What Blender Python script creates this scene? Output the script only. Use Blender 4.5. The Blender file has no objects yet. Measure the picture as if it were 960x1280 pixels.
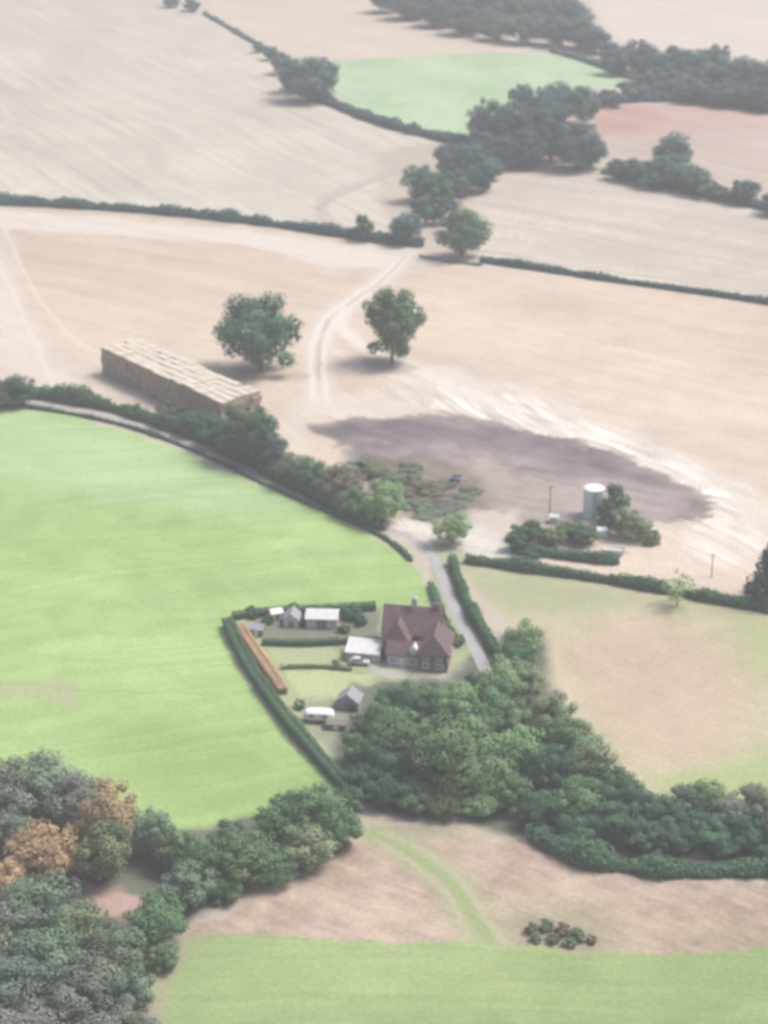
import bpy, math, numpy as np, random
from mathutils import Vector
random.seed(4); rng=np.random.default_rng(7)
S=bpy.context.scene; COL=S.collection
# ------------------------------------------------ camera
H=186.0; PITCH=math.radians(24); F=2400.0
cp,sp=math.cos(PITCH),math.sin(PITCH)
cam=bpy.data.cameras.new("camera"); co=bpy.data.objects.new("camera",cam); COL.objects.link(co)
cam.sensor_fit='VERTICAL'; cam.sensor_height=36; cam.lens=F/1280*36; cam.clip_end=20000; cam.clip_start=1
co.location=(0,0,H); co.rotation_euler=(math.pi/2-PITCH,0,0); S.camera=co
cam.dof.use_dof=True; cam.dof.focus_distance=120; cam.dof.aperture_fstop=cam.lens/1000/0.30
def P(x,y,z=0.0):
    """survey sheet reading -> metres on the ground (or at height z)"""
    u=(x-480)/F; v=(y-640)/F; t=(H-z)/(sp+v*cp)
    return np.array([u*t,(cp-v*sp)*t,z])
def SC(y): return cp*(y-(640-F*sp/cp))/H       # sheet units per metre
def lin(c): 
    c=np.array(c,float)/255; return np.where(c<=.04045,c/12.92,((c+.055)/1.055)**2.4)
# ------------------------------------------------ light
W=bpy.data.worlds.new("World"); S.world=W; W.use_nodes=True
nt=W.node_tree; bg=nt.nodes["Background"]; sky=nt.nodes.new("ShaderNodeTexSky"); sky.sky_type='NISHITA'
EL=math.radians(58); AZ=math.radians(75)
sky.sun_disc=False; sky.sun_elevation=EL; sky.sun_rotation=AZ; sky.dust_density=5; sky.air_density=1
nt.links.new(sky.outputs[0],bg.inputs[0]); bg.inputs[1].default_value=0.15
sl=bpy.data.lights.new("sun",'SUN'); sl.energy=3.8; sl.angle=math.radians(24); sl.color=(1,.95,.90)
so=bpy.data.objects.new("sun",sl); COL.objects.link(so)
d=Vector((math.sin(AZ)*math.cos(EL),math.cos(AZ)*math.cos(EL),math.sin(EL)))
so.rotation_euler=d.to_track_quat('Z','Y').to_euler()
S.view_settings.view_transform='Standard'; S.view_settings.look='None'; S.view_settings.exposure=0
# ------------------------------------------------ noise
TB=rng.random((256,256))
def vn(x,y,seed=0):
    x=x+seed*17.3; y=y+seed*31.7
    xi=np.floor(x).astype(int); yi=np.floor(y).astype(int); fx=x-xi; fy=y-yi
    fx=fx*fx*(3-2*fx); fy=fy*fy*(3-2*fy)
    a=TB[xi&255,yi&255]; b=TB[(xi+1)&255,yi&255]; c=TB[xi&255,(yi+1)&255]; e=TB[(xi+1)&255,(yi+1)&255]
    return (a*(1-fx)+b*fx)*(1-fy)+(c*(1-fx)+e*fx)*fy
def fbm(x,y,s,seed=0,o=4):
    r=0;a=1;t=0
    for i in range(o):
        r=r+a*vn(x/s*2**i,y/s*2**i,seed+i*3); t+=a; a*=.55
    return r/t
# ------------------------------------------------ materials
def mat(name,rgb,rough=.9,noise=.25,scale=1.0,bump=0,spec=.2,rgb2=None,stretch=(1,1,1)):
    m=bpy.data.materials.new(name); m.use_nodes=True; n=m.node_tree; b=n.nodes["Principled BSDF"]
    tc=n.nodes.new("ShaderNodeTexCoord"); mp=n.nodes.new("ShaderNodeMapping"); mp.inputs['Scale'].default_value=stretch
    n.links.new(tc.outputs['Object'],mp.inputs[0])
    nz=n.nodes.new("ShaderNodeTexNoise"); nz.inputs['Scale'].default_value=scale; nz.inputs['Detail'].default_value=5
    n.links.new(mp.outputs[0],nz.inputs['Vector'])
    mx=n.nodes.new("ShaderNodeMix"); mx.data_type='RGBA'
    c=np.array(rgb[:3]); c2=np.array(rgb2) if rgb2 is not None else c*(1+noise)
    mx.inputs[6].default_value=(*np.clip(c*(1-noise),0,1),1); mx.inputs[7].default_value=(*np.clip(c2,0,1),1)
    mr=n.nodes.new("ShaderNodeMapRange"); mr.inputs[1].default_value=.3; mr.inputs[2].default_value=.7
    n.links.new(nz.outputs[0],mr.inputs[0]); n.links.new(mr.outputs[0],mx.inputs[0]); n.links.new(mx.outputs[2],b.inputs['Base Color'])
    b.inputs['Roughness'].default_value=rough; b.inputs['Specular IOR Level'].default_value=spec
    if bump:
        bp=n.nodes.new("ShaderNodeBump"); bp.inputs['Strength'].default_value=bump; bp.inputs['Distance'].default_value=.2
        n.links.new(nz.outputs[0],bp.inputs['Height']); n.links.new(bp.outputs[0],b.inputs['Normal'])
    return m
def ground_mat():
    m=bpy.data.materials.new("field_soil_and_grass"); m.use_nodes=True; n=m.node_tree; n.nodes.remove(n.nodes["Principled BSDF"])
    b=n.nodes.new("ShaderNodeBsdfDiffuse"); n.links.new(b.outputs[0],n.nodes["Material Output"].inputs[0])
    at=n.nodes.new("ShaderNodeAttribute"); at.attribute_name="tint"
    g=n.nodes.new("ShaderNodeNewGeometry")
    z=n.nodes.new("ShaderNodeTexNoise"); z.inputs['Scale'].default_value=1.1; z.inputs['Detail'].default_value=3; z.inputs['Roughness'].default_value=.65
    n.links.new(g.outputs['Position'],z.inputs['Vector'])
    r=n.nodes.new("ShaderNodeMapRange"); r.inputs[1].default_value=.3; r.inputs[2].default_value=.7; r.inputs[3].default_value=.86; r.inputs[4].default_value=1.11
    n.links.new(z.outputs[0],r.inputs[0])
    vm=n.nodes.new("ShaderNodeVectorMath"); vm.operation='SCALE'; n.links.new(at.outputs['Color'],vm.inputs[0]); n.links.new(r.outputs[0],vm.inputs['Scale'])
    n.links.new(vm.outputs[0],b.inputs['Color'])
    return m
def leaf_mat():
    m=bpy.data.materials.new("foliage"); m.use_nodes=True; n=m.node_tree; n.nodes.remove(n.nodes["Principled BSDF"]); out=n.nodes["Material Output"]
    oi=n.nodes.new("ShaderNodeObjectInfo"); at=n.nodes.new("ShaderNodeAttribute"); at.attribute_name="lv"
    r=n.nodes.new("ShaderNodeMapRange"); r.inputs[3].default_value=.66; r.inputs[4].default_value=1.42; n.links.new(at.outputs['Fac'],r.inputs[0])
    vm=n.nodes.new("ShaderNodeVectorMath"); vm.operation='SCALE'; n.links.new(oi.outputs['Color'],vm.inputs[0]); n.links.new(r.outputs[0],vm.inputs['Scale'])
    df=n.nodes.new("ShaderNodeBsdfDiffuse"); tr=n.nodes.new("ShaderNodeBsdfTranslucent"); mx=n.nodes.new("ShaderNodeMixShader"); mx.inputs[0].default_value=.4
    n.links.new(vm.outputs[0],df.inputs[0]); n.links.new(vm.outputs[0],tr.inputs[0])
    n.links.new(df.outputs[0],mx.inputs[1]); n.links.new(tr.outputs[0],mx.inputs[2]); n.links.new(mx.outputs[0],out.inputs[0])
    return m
GM=ground_mat(); LM=leaf_mat()
BARK=mat("bark",(.17,.15,.13),noise=.3,scale=3)
# ------------------------------------------------ mesh helpers
def np_mesh(name,v,f,m,attr=None,col=None,smooth=False):
    me=bpy.data.meshes.new(name); v=np.asarray(v,np.float32); f=np.asarray(f,np.int32); k=f.shape[1]
    me.vertices.add(len(v)); me.vertices.foreach_set("co",v.ravel())
    me.loops.add(f.size); me.loops.foreach_set("vertex_index",f.ravel())
    me.polygons.add(len(f)); me.polygons.foreach_set("loop_start",np.arange(len(f),dtype=np.int32)*k)
    if smooth: me.polygons.foreach_set("use_smooth",np.ones(len(f),bool))
    me.update(calc_edges=True)
    if attr is not None: a=me.attributes.new("lv",'FLOAT','POINT'); a.data.foreach_set("value",np.asarray(attr,np.float32))
    if col is not None:
        a=me.attributes.new("tint",'FLOAT_COLOR','POINT'); c=np.ones((len(v),4),np.float32); c[:,:3]=col; a.data.foreach_set("color",c.ravel())
    me.materials.append(m); return me
def ob(name,me,parent=None,label=None,cat=None,loc=None,rot=0,**kw):
    o=bpy.data.objects.new(name,me); COL.objects.link(o)
    if parent: o.parent=parent
    if loc is not None: o.location=loc
    if rot: o.rotation_euler=(0,0,rot)
    if label: o["label"]=label
    if cat: o["category"]=cat
    for k,v in kw.items(): o[k]=v
    return o
def pm(name,verts,faces,m,bev=0):
    me=bpy.data.meshes.new(name); me.from_pydata([tuple(map(float,v)) for v in verts],[],faces); me.update()
    import bmesh
    b=bmesh.new(); b.from_mesh(me); bmesh.ops.recalc_face_normals(b,faces=b.faces)
    if bev: bmesh.ops.bevel(b,geom=b.edges[:],offset=bev,segments=2,affect='EDGES',profile=.6)
    b.to_mesh(me); b.free(); me.materials.append(m); return me
BF=[(0,1,2,3),(4,7,6,5),(0,4,5,1),(1,5,6,2),(2,6,7,3),(3,7,4,0)]
def boxm(name,x0,x1,y0,y1,z0,z1,m,bev=0):
    return pm(name,[(x0,y0,z0),(x1,y0,z0),(x1,y1,z0),(x0,y1,z0),(x0,y0,z1),(x1,y0,z1),(x1,y1,z1),(x0,y1,z1)],BF,m,bev)
def tube(pts,rad,n=8):
    V=[];Fc=[]
    pts=[np.array(p,float) for p in pts]
    for i,(p,r) in enumerate(zip(pts,rad)):
        dr=pts[min(i+1,len(pts)-1)]-pts[max(i-1,0)]; dr/=np.linalg.norm(dr)
        a=np.cross(dr,[0,1,.01]); 
        if np.linalg.norm(a)<.1: a=np.cross(dr,[1,0,0])
        a/=np.linalg.norm(a); b=np.cross(dr,a)
        for k in range(n):
            t=2*math.pi*k/n; V.append(p+r*(math.cos(t)*a+math.sin(t)*b))
    for i in range(len(pts)-1):
        for k in range(n): Fc.append((i*n+k,i*n+(k+1)%n,(i+1)*n+(k+1)%n,(i+1)*n+k))
    return V,Fc
def leaves(pos,nrm,size,lv,jit=.55):
    n=len(pos); nr=nrm+rng.normal(0,jit,(n,3)); nr/=np.linalg.norm(nr,axis=1)[:,None]
    a=np.cross(nr,rng.normal(0,1,(n,3))); a/=np.linalg.norm(a,axis=1)[:,None]; b=np.cross(nr,a)
    s=np.asarray(size)[:,None]*(.6+.8*rng.random((n,1))); asp=.6+.5*rng.random((n,1))
    q=np.stack([pos-a*s-b*s*asp*.4,pos+a*s*.2-b*s*asp,pos+a*s+b*s*asp*.3,pos-a*s*.3+b*s*asp],1).reshape(-1,3)
    f=np.arange(4*n).reshape(n,4); return q,f,np.repeat(lv,4)
# ------------------------------------------------ haze in the valley air
hm=bpy.data.materials.new("haze"); hm.use_nodes=True; n_=hm.node_tree; n_.nodes.remove(n_.nodes["Principled BSDF"])
vs=n_.nodes.new("ShaderNodeVolumeScatter"); vs.inputs['Density'].default_value=.00044; vs.inputs['Color'].default_value=(1,.985,1,1)
n_.links.new(vs.outputs[0],n_.nodes["Material Output"].inputs['Volume'])
ob("haze",boxm("haze",-4000,4000,-900,9000,-2,230,hm),label="thin pale summer haze hanging over the farmland",cat="haze",kind="structure")
# ------------------------------------------------ ground sheet with its fields
yp=np.concatenate([np.arange(1360,-70,-2.0)])
rows=[P(480,y)[1] for y in yp]; tt=[ (H)/(sp+(y-640)/F*cp) for y in yp]
near=np.linspace(-600,rows[0]-8,14); far=rows[-1]*np.geomspace(1.01,9,26)
Y=np.concatenate([near,rows,far]); T=np.concatenate([np.full(14,tt[0]),tt,far])
T[14+len(rows):]=tt[-1]*far/rows[-1]
ui=np.arange(-285,286)*2/F
uo=np.concatenate([np.linspace(.26,.6,8),[1,2,4]])
U=np.concatenate([-uo[::-1],ui,uo])
X=(U[None,:]*T[:,None]); YY=np.repeat(Y[:,None],len(U),1)
nr_,nc=X.shape; gx=X.ravel(); gy=YY.ravel()
K=1.30
def alb(c):
    l=lin(c); return np.clip((l*.97+.0)/K,0.012,.8)
C=np.tile(alb((205,195,180)),(gx.size,1)); ID=np.zeros(gx.size,int)
wob=lambda s,a,sd:(fbm(gx,gy,s,sd)-.5)*2*a
wx=gx+wob(9,2.0,1)+wob(2.2,.5,5); wy=gy+wob(9,4.0,2)+wob(2.2,1.0,6)
FB1=fbm(gx,gy,30,11); FB2=fbm(gx,gy,5,13); FB3=fbm(gx,gy,80,19)
def inside_sd(poly,soft):
    p=np.array([P(a,b)[:2] for a,b in poly]); m=8*soft+4
    sel=np.where((wx>p[:,0].min()-m)&(wx<p[:,0].max()+m)&(wy>p[:,1].min()-m)&(wy<p[:,1].max()+m))[0]
    x=wx[sel];y=wy[sel]; ins=np.zeros(len(sel),bool); dm=np.full(len(sel),1e9)
    for i in range(len(p)):
        a=p[i];b=p[(i+1)%len(p)]; e=b-a; L=e@e+1e-9
        t=np.clip(((x-a[0])*e[0]+(y-a[1])*e[1])/L,0,1); dm=np.minimum(dm,np.hypot(x-a[0]-t*e[0],y-a[1]-t*e[1]))
        c=((a[1]>y)!=(b[1]>y)); xx=a[0]+(y-a[1])/(b[1]-a[1]+1e-12)*e[0]; ins^=c&(x<xx)
    return sel,np.where(ins,dm,-dm)
IDN={}
def streak(direction,w,l,seed):
    a=P(*direction[0])[:2];b=P(*direction[1])[:2]; e=(b-a)/np.linalg.norm(b-a)
    al=gx*e[0]+gy*e[1]; pe=-gx*e[1]+gy*e[0]+6*(FB3-.5)*3
    return .6*vn(pe/w,al/l,seed)+.4*vn(pe/w*2.3,al/l*1.7,seed+5)
def layer(poly,c,soft=1.0,var=.10,c2=None,st=None,name=None,op=1.0,stamp=.12,rag=0):
    sel,sd=inside_sd(poly,soft)
    if rag: sd=sd+rag*2*(st[sel]-.5)+rag*(FB2[sel]-.5)
    k=np.clip(sd/(2*soft)+.5,0,1); k=k*k*(3-2*k)*op
    base=np.tile(alb(c),(len(sel),1))
    if c2 is not None:
        q=np.clip((FB1[sel]*.6+FB2[sel]*.4-.33)/.34,0,1)[:,None]; base=base*(1-q)+alb(c2)*q
    mod=1+var*((FB1[sel]-.5)*2+(FB2[sel]-.5)*1.5)
    if st is not None: mod=mod*(1+stamp*2*(st[sel]-.5))
    base=base*mod[:,None]; C[sel]=C[sel]*(1-k[:,None])+base*k[:,None]
    if name:
        i=len(IDN)+1; IDN[i]=name; ID[sel[sd>0]]=i
def line(pts,w,c,op=1.0,soft=.6,brk=.0):
    p=np.array([P(a,b)[:2] for a,b in pts])
    for _ in range(2):
        q=[p[0]]
        for i in range(len(p)-1): q+= [p[i]*.75+p[i+1]*.25,p[i]*.25+p[i+1]*.75]
        q.append(p[-1]); p=np.array(q)
    m=w+soft*3; sel=np.where((wx>p[:,0].min()-m)&(wx<p[:,0].max()+m)&(wy>p[:,1].min()-m)&(wy<p[:,1].max()+m))[0]
    x=gx[sel]+.35*(wx[sel]-gx[sel]);y=gy[sel]+.35*(wy[sel]-gy[sel]); dm=np.full(len(sel),1e9)
    for i in range(len(p)-1):
        a=p[i];e=p[i+1]-a;L=e@e+1e-9;t=np.clip(((x-a[0])*e[0]+(y-a[1])*e[1])/L,0,1); dm=np.minimum(dm,np.hypot(x-a[0]-t*e[0],y-a[1]-t*e[1]))
    k=np.clip((w/2-dm)/(2*soft)+.5,0,1)*op
    if brk: k=k*np.clip((FB2[sel]-.5+.25/brk*.5)*4*brk+.3,0,1)
    C[sel]=C[sel]*(1-k[:,None])+alb(c)*k[:,None]
stA=streak(((60,60),(400,215)),1.6,60,1); stG=streak(((0,330),(960,520)),1.8,90,2); stD=streak(((700,10),(960,60)),5,120,3)
stI=streak(((0,760),(500,700)),1.2,50,4); stL=.5*streak(((700,1080),(960,1190)),.8,6,6)+.5*fbm(gx,gy,2.5,77); stB=streak(((560,470),(900,620)),.9,9,7)
stM=streak(((200,1230),(960,1240)),.8,40,8); stP=.6*streak(((420,540),(860,640)),1.6,16,21)+.4*fbm(gx,gy,4,66)
layer([(-900,-150),(1900,-150),(1900,140),(-900,140)],(208,200,188),4,.06,st=stA)
layer([(-600,-150),(215,-150),(215,0),(262,18),(330,62),(400,130),(470,160),(560,180),(545,250),(530,300),(300,275),(0,250),(-600,235)],(208,203,190),1.5,.05,c2=(217,210,196),st=stA,name="stubble_field",stamp=.20)
layer([(240,-60),(480,-60),(500,25),(560,45),(690,62),(560,68),(415,76),(345,66),(262,14)],(222,208,192),2,.05,st=stD,name="stubble_field",stamp=.10)
layer([(413,76),(560,69),(690,66),(740,80),(803,102),(760,110),(700,115),(640,128),(600,172),(560,170),(500,152),(440,132),(412,105)],(180,208,166),1.2,.07,c2=(194,216,182),st=stD,name="grass_field",stamp=.08)
layer([(735,-60),(1500,-60),(1500,95),(960,78),(880,60),(800,70),(760,40),(735,0)],(228,217,206),2,.04,st=stD,name="stubble_field",stamp=.10)
layer([(745,140),(860,128),(1500,150),(1500,270),(960,250),(860,220),(760,200)],(208,190,180),2,.06,c2=(212,196,187),st=stD,name="fallow_field",stamp=.15)
layer([(746,134),(870,126),(980,142),(960,158),(900,160),(820,170),(746,172)],(208,176,167),6,.06,op=.75,st=stD)
layer([(740,134),(810,130),(840,148),(800,162),(746,170)],(204,160,150),6,.06,op=.6,st=stD)
layer([(570,255),(620,218),(740,212),(860,236),(960,262),(1500,300),(1500,420),(960,365),(760,338),(600,312)],(207,198,186),1.5,.05,c2=(217,207,195),st=stG,name="stubble_field",stamp=.18)
layer([(470,190),(560,175),(590,190),(590,240),(560,300),(500,300),(470,250)],(196,186,172),2,.08,op=.7)
# main stubble band
layer([(-700,240),(0,258),(300,283),(540,312),(760,345),(960,382),(1600,430),(1600,800),(960,745),(700,705),(590,690),(480,655),(400,615),(300,560),(150,505),(0,480),(-700,470)],(217,200,182),1.2,.06,c2=(225,209,192),st=stG,name="stubble_field",stamp=.12)
layer([(0,285),(200,300),(400,345),(400,390),(250,400),(60,370)],(208,192,174),8,.05,op=.5,st=stG)
layer([(-700,250),(0,262),(300,288),(540,318),(760,350),(540,330),(420,336),(300,306),(0,284),(-700,280)],(231,223,213),1.6,.05,op=.85,st=stG)
layer([(0,395),(120,425),(240,440),(380,470),(400,560),(360,570),(200,520),(0,480)],(220,207,192),4,.08,op=.8,st=stB)
layer([(-30,280),(20,320),(34,400),(60,450),(120,500),(0,480)],(229,219,208),4,.05,op=.7,st=stB)
layer([(400,440),(560,450),(700,510),(860,590),(1000,660),(1000,730),(880,720),(600,640),(400,570)],(218,202,185),5,.08,op=.55,st=stB)
# pale berm then dark burnt patch
layer([(540,455),(650,480),(760,520),(860,575),(935,600),(985,650),(935,725),(855,705),(860,665),(900,635),(820,590),(720,552),(600,522),(545,510),(400,528),(390,500),(480,480)],(228,217,204),3.5,.10,op=.8,st=stB,stamp=.25)
layer([(790,656),(960,650),(960,735),(820,712)],(227,213,198),4,.1,op=.8,st=stB)
for o,(w,c) in enumerate([(12,(230,223,213)),(4,(240,234,226)),(2,(206,195,180)),(1.5,(198,186,170))]):
    line([(505,452+o*3),(570,478+o*4),(640,503+o*5),(720,530+o*5),(800,560+o*5),(860,590+o*2),(908,625),(925,660),(900,690)],w,c,.85,1.4,brk=.9)
layer([(555,484),(640,498),(740,530),(850,574),(905,612),(925,650),(895,645),(830,592),(720,553),(600,524),(545,510)],(238,232,223),1.6,.14,op=.85,st=stB,stamp=.55,rag=2.0)
layer([(400,518),(400,495),(500,500),(570,515),(480,522)],(226,216,206),1.5,.1,op=.8)
layer([(855,645),(905,632),(950,680),(905,712),(850,690)],(240,229,216),3,.1,op=.85,st=stB,stamp=.35)
layer([(384,530),(450,521),(560,521),(640,535),(740,556),(820,584),(898,628),(885,648),(840,658),(800,656),(740,660),(640,650),(560,642),(500,630),(470,600),(430,562),(400,545)],(136,127,131),1.6,.26,c2=(164,153,151),st=stP,name="scorched_ground",stamp=.42,rag=4.5)
layer([(390,534),(500,526),(620,540),(740,566),(860,612),(800,606),(660,570),(540,548),(430,546)],(120,112,119),3,.2,op=.6,st=stP,stamp=.4,rag=4)
layer([(540,590),(600,575),(690,600),(740,625),(780,660),(700,690),(640,690),(590,675),(500,650)],(178,167,161),4,.18,op=.8,st=stP,stamp=.3,rag=5)
layer([(430,572),(520,565),(600,595),(615,640),(520,650),(455,612)],(138,130,118),3,.25,op=.9,st=stP,stamp=.45,rag=2)
layer([(585,642),(645,636),(655,690),(580,684)],(216,205,195),1.8,.08,op=.9)
layer([(466,648),(540,652),(600,657),(660,686),(660,700),(600,704),(540,694)],(222,217,208),1.6,.06,op=.95)
# tracks
layer([(378,480),(400,470),(425,500),(400,520),(375,535),(380,560),(395,595),(365,570),(352,530)],(224,213,200),3.5,.08,op=.8,st=stB)
line([(506,322),(476,352),(438,378),(408,403),(396,434),(397,475),(400,512)],9,(228,218,207),.8,1.8)
for sx in (-8,8):
    line([(505+sx*.5,322),(478+sx*.7,350),(438+sx*.8,376),(408+sx,402),(397+sx,432),(396+sx,465),(400+sx,500)],1.5,(240,235,228),.85,.6)
line([(506,322),(478,352),(438,378),(408,403),(397,434),(398,475)],.9,(192,180,168),.75,.5)
line([(430,386),(424,404),(440,424),(478,446),(520,464),(575,488),(640,510)],4.5,(238,231,222),.95,1.4)
line([(402,418),(425,446),(480,468),(560,492),(620,508)],3,(236,228,219),.75,1.4,brk=.4)
line([(405,275),(400,255),(420,240),(470,222),(530,205)],5,(190,183,177),.6,1.5)
line([(396,262),(425,243),(480,222)],1.8,(172,166,162),.55,.7)
line([(600,318),(760,344),(960,372),(1100,392)],3.4,(233,225,215),.85,1)
line([(-20,300),(20,370),(40,420),(60,470)],1.4,(236,228,218),.7)
line([(5,285),(45,370),(90,425),(125,440)],1.4,(236,228,218),.6)
for k in range(9):
    line([(540+k*8,330+k*20),(760+k*6,372+k*21),(1000,430+k*22)],.8,(231,218,205),.4,.6)
for k in range(12):
    line([(40+k*28,40+k*2),(180+k*26,130+k*6),(300+k*20,230+k*3)],.9,(226,220,210),.3,.7)
layer([(270,455),(330,462),(385,470),(375,478),(300,474)],(190,174,158),1.4,.1,op=.7)  # broad oak's shadow painted brown into the stubble colour
layer([(440,440),(500,452),(530,460),(480,470)],(192,178,164),1.4,.1,op=.7)  # faint brown shade under the upright oak, painted on the ground
# green left
layer([(-800,480),(0,512),(60,515),(130,530),(200,550),(280,588),(370,628),(440,657),(490,680),(520,712),(538,742),(535,760),(400,762),(284,770),(280,800),(310,862),(360,915),(410,978),(440,1005),(380,1030),(200,1040),(110,1020),(0,1000),(-800,900)],(167,197,128),.9,.08,c2=(178,206,141),st=stI,name="grass_field",stamp=.12)
layer([(-300,500),(0,512),(130,535),(250,580),(380,640),(250,640),(0,600),(-300,560)],(184,211,162),8,.05,op=.8,st=stI)
layer([(0,850),(88,849),(104,886),(60,878),(0,866)],(182,188,148),1.2,.06,op=.9)
layer([(60,930),(240,900),(400,960),(380,1010),(200,1020)],(162,190,120),7,.06,op=.6,st=stI)
for k in range(8): line([(0,600+k*36),(200,612+k*37),(430,650+k*30)],.9,(154,184,114),.4,.7)
for k in range(5): line([(120+k*12,640+k*50),(300,720+k*52),(360+k*8,860+k*30)],.8,(190,213,148),.3,.8)
# garden
layer([(290,775),(470,760),(560,765),(600,840),(640,880),(520,960),(440,995),(400,945),(345,875)],(172,182,142),.8,.1,c2=(182,190,152),name="garden_lawn")
layer([(320,764),(470,762),(470,797),(326,800)],(134,138,124),.8,.15,op=.9)
layer([(332,806),(420,804),(424,830),(346,830)],(180,192,150),.5,.06,op=.95)
layer([(356,837),(462,838),(470,864),(374,870)],(192,206,156),.5,.05,op=.95)
layer([(370,874),(450,870),(470,910),(440,950),(395,915)],(158,160,144),1,.15,op=.8)
layer([(425,800),(480,800),(560,836),(600,832),(570,860),(470,842)],(194,190,182),.8,.1,op=.8)
# verges of the lane
layer([(540,680),(562,676),(600,702),(572,706),(600,770),(625,850),(600,860),(560,780),(538,735)],(170,180,146),.8,.1,op=.75)
# right paddock
layer([(580,708),(700,718),(840,742),(960,766),(1500,830),(1500,1060),(960,1010),(850,1005),(780,985),(730,930),(690,870),(680,800),(620,765)],(188,187,154),1.2,.10,c2=(204,194,168),st=stL,name="grass_paddock",stamp=.14)
layer([(700,800),(800,770),(900,800),(940,860),(900,960),(800,950),(720,880)],(208,188,168),7,.08,op=.85,st=stL)
layer([(820,965),(900,950),(1000,940),(1000,1010),(850,1010)],(174,194,138),4,.06,op=.9)
layer([(920,770),(1000,790),(1000,870),(950,850),(930,820)],(180,192,142),6,.06,op=.85)
layer([(585,712),(700,724),(850,752),(720,768),(640,770),(610,745)],(178,184,146),6,.06,op=.8)
line([(700,780),(692,820),(700,860),(740,910)],3,(216,202,182),.6,2)
# wood floor
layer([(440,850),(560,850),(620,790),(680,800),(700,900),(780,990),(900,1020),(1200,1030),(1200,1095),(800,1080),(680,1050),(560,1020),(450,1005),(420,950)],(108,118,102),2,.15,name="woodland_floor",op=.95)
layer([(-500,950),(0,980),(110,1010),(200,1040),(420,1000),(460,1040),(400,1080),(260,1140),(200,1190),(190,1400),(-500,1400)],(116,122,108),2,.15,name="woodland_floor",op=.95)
layer([(95,1108),(190,1116),(200,1145),(120,1150)],(198,170,162),1.6,.08)
# scrub
layer([(465,1025),(560,1030),(660,1048),(760,1085),(960,1098),(1500,1120),(1500,1210),(960,1196),(640,1192),(210,1190),(235,1165),(300,1130),(400,1075)],(184,166,150),1.2,.12,c2=(199,181,166),st=stL,name="rough_grass",stamp=.34)
layer([(640,1090),(760,1120),(960,1140),(960,1190),(760,1195),(640,1180)],(190,174,154),3,.12,op=.6,st=stL,stamp=.3)
layer([(640,1138),(740,1142),(775,1180),(700,1196),(640,1180)],(156,156,130),5,.2,op=.8,st=stL,stamp=.3)
layer([(470,1028),(560,1034),(600,1050),(500,1048)],(168,170,146),2,.1,op=.6)
line([(470,1040),(520,1070),(565,1105),(595,1150),(618,1200)],7.0,(172,182,140),.85,2.0)
line([(472,1040),(522,1070),(568,1105),(600,1150),(625,1200)],2.0,(160,178,126),.8,.8)
line([(478,1040),(545,1072),(594,1120),(640,1200)],1.0,(204,196,172),.6,.7)
line([(470,1050),(525,1085),(570,1130),(598,1196)],.9,(202,194,170),.6,.6)
layer([(185,1190),(235,1170),(640,1188),(1500,1200),(1500,1450),(170,1450),(200,1280)],(156,177,122),.9,.07,c2=(166,186,131),st=stM,name="grass_field",stamp=.11)
line([(600,1196),(640,1240)],1.5,(170,184,132),.4)
line([(190,1400),(195,1270),(215,1195),(260,1160)],2.2,(180,167,152),.7,1)
C=np.clip(C,0.01,.84)
idx=np.arange(nr_*nc).reshape(nr_,nc)
faces=np.stack([idx[:-1,:-1],idx[:-1,1:],idx[1:,1:],idx[1:,:-1]],-1).reshape(-1,4)
GV=np.stack([gx,gy,gx*0],1)
labs={"stubble_field":"pale harvested stubble field with faint machine lines","grass_field":"smooth bright green grass field","fallow_field":"pinkish bare field with reddish earth",
"scorched_ground":"dark grey scorched patch of bare earth","garden_lawn":"cottage garden lawn inside clipped hedges","grass_paddock":"dry yellowish grass paddock","woodland_floor":"dark shaded ground beneath the trees","rough_grass":"brown rough grass and scrub crossed by a green track","ground":"pale farmland ground around the fields"}
fid=ID[faces[:,0]]
for i in np.unique(fid):
    nm=IDN.get(int(i),"ground"); fs=faces[fid==i]; u,inv=np.unique(fs,return_inverse=True)
    me=np_mesh(nm,GV[u],inv.reshape(fs.shape),GM,col=C[u]); ob(nm,me,label=labs[nm],cat="ground" if nm in("ground","woodland_floor","scorched_ground") else "field",kind="structure")
# ------------------------------------------------ lanes
def smooth(p,n=2):
    for _ in range(n):
        q=[p[0]]
        for i in range(len(p)-1): q+=[p[i]*.75+p[i+1]*.25,p[i]*.25+p[i+1]*.75]
        q.append(p[-1]); p=q
    return p
ROAD=mat("worn_tarmac",(.38,.38,.385),noise=.12,scale=.8)
GRAVEL=mat("pale_gravel",(.58,.55,.51),noise=.14,scale=.7)
def ribbon(name,pts,w,m,z,label):
    p=smooth([P(a,b) for a,b in pts],3); V=[];Fc=[]; n=len(p)
    for i,q in enumerate(p):
        t=p[min(i+1,len(p)-1)]-p[max(i-1,0)]; t/=np.linalg.norm(t); nrm=np.array([-t[1],t[0],0])
        wl=w if not isinstance(w,tuple) else w[0]+(w[1]-w[0])*min(1,max(0,(q[0]-P(430,640)[0])/10))
        ww=wl*(1+.15*(random.random()-.5))
        for s in (-.5,0,.5): V.append(q+nrm*ww*s+np.array([0,0,z+(.03 if s==0 else 0)]))
    for i in range(len(p)-1):
        for k in range(2): a=i*3+k; Fc.append((a,a+1,a+4,a+3))
    ob(name,pm(name,V,Fc,m),label=label,cat="road",kind="structure")
ribbon("lane",[(-80,494),(0,498),(60,506),(130,519),(200,540),(260,564),(330,598),(400,630),(450,649),(490,660),(525,678),(546,702),(556,728),(566,756),(582,788),(600,822),(612,850),(625,880)],(1.4,2.6),ROAD,.03,"narrow pale tarmac country lane past the cottage")
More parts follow.
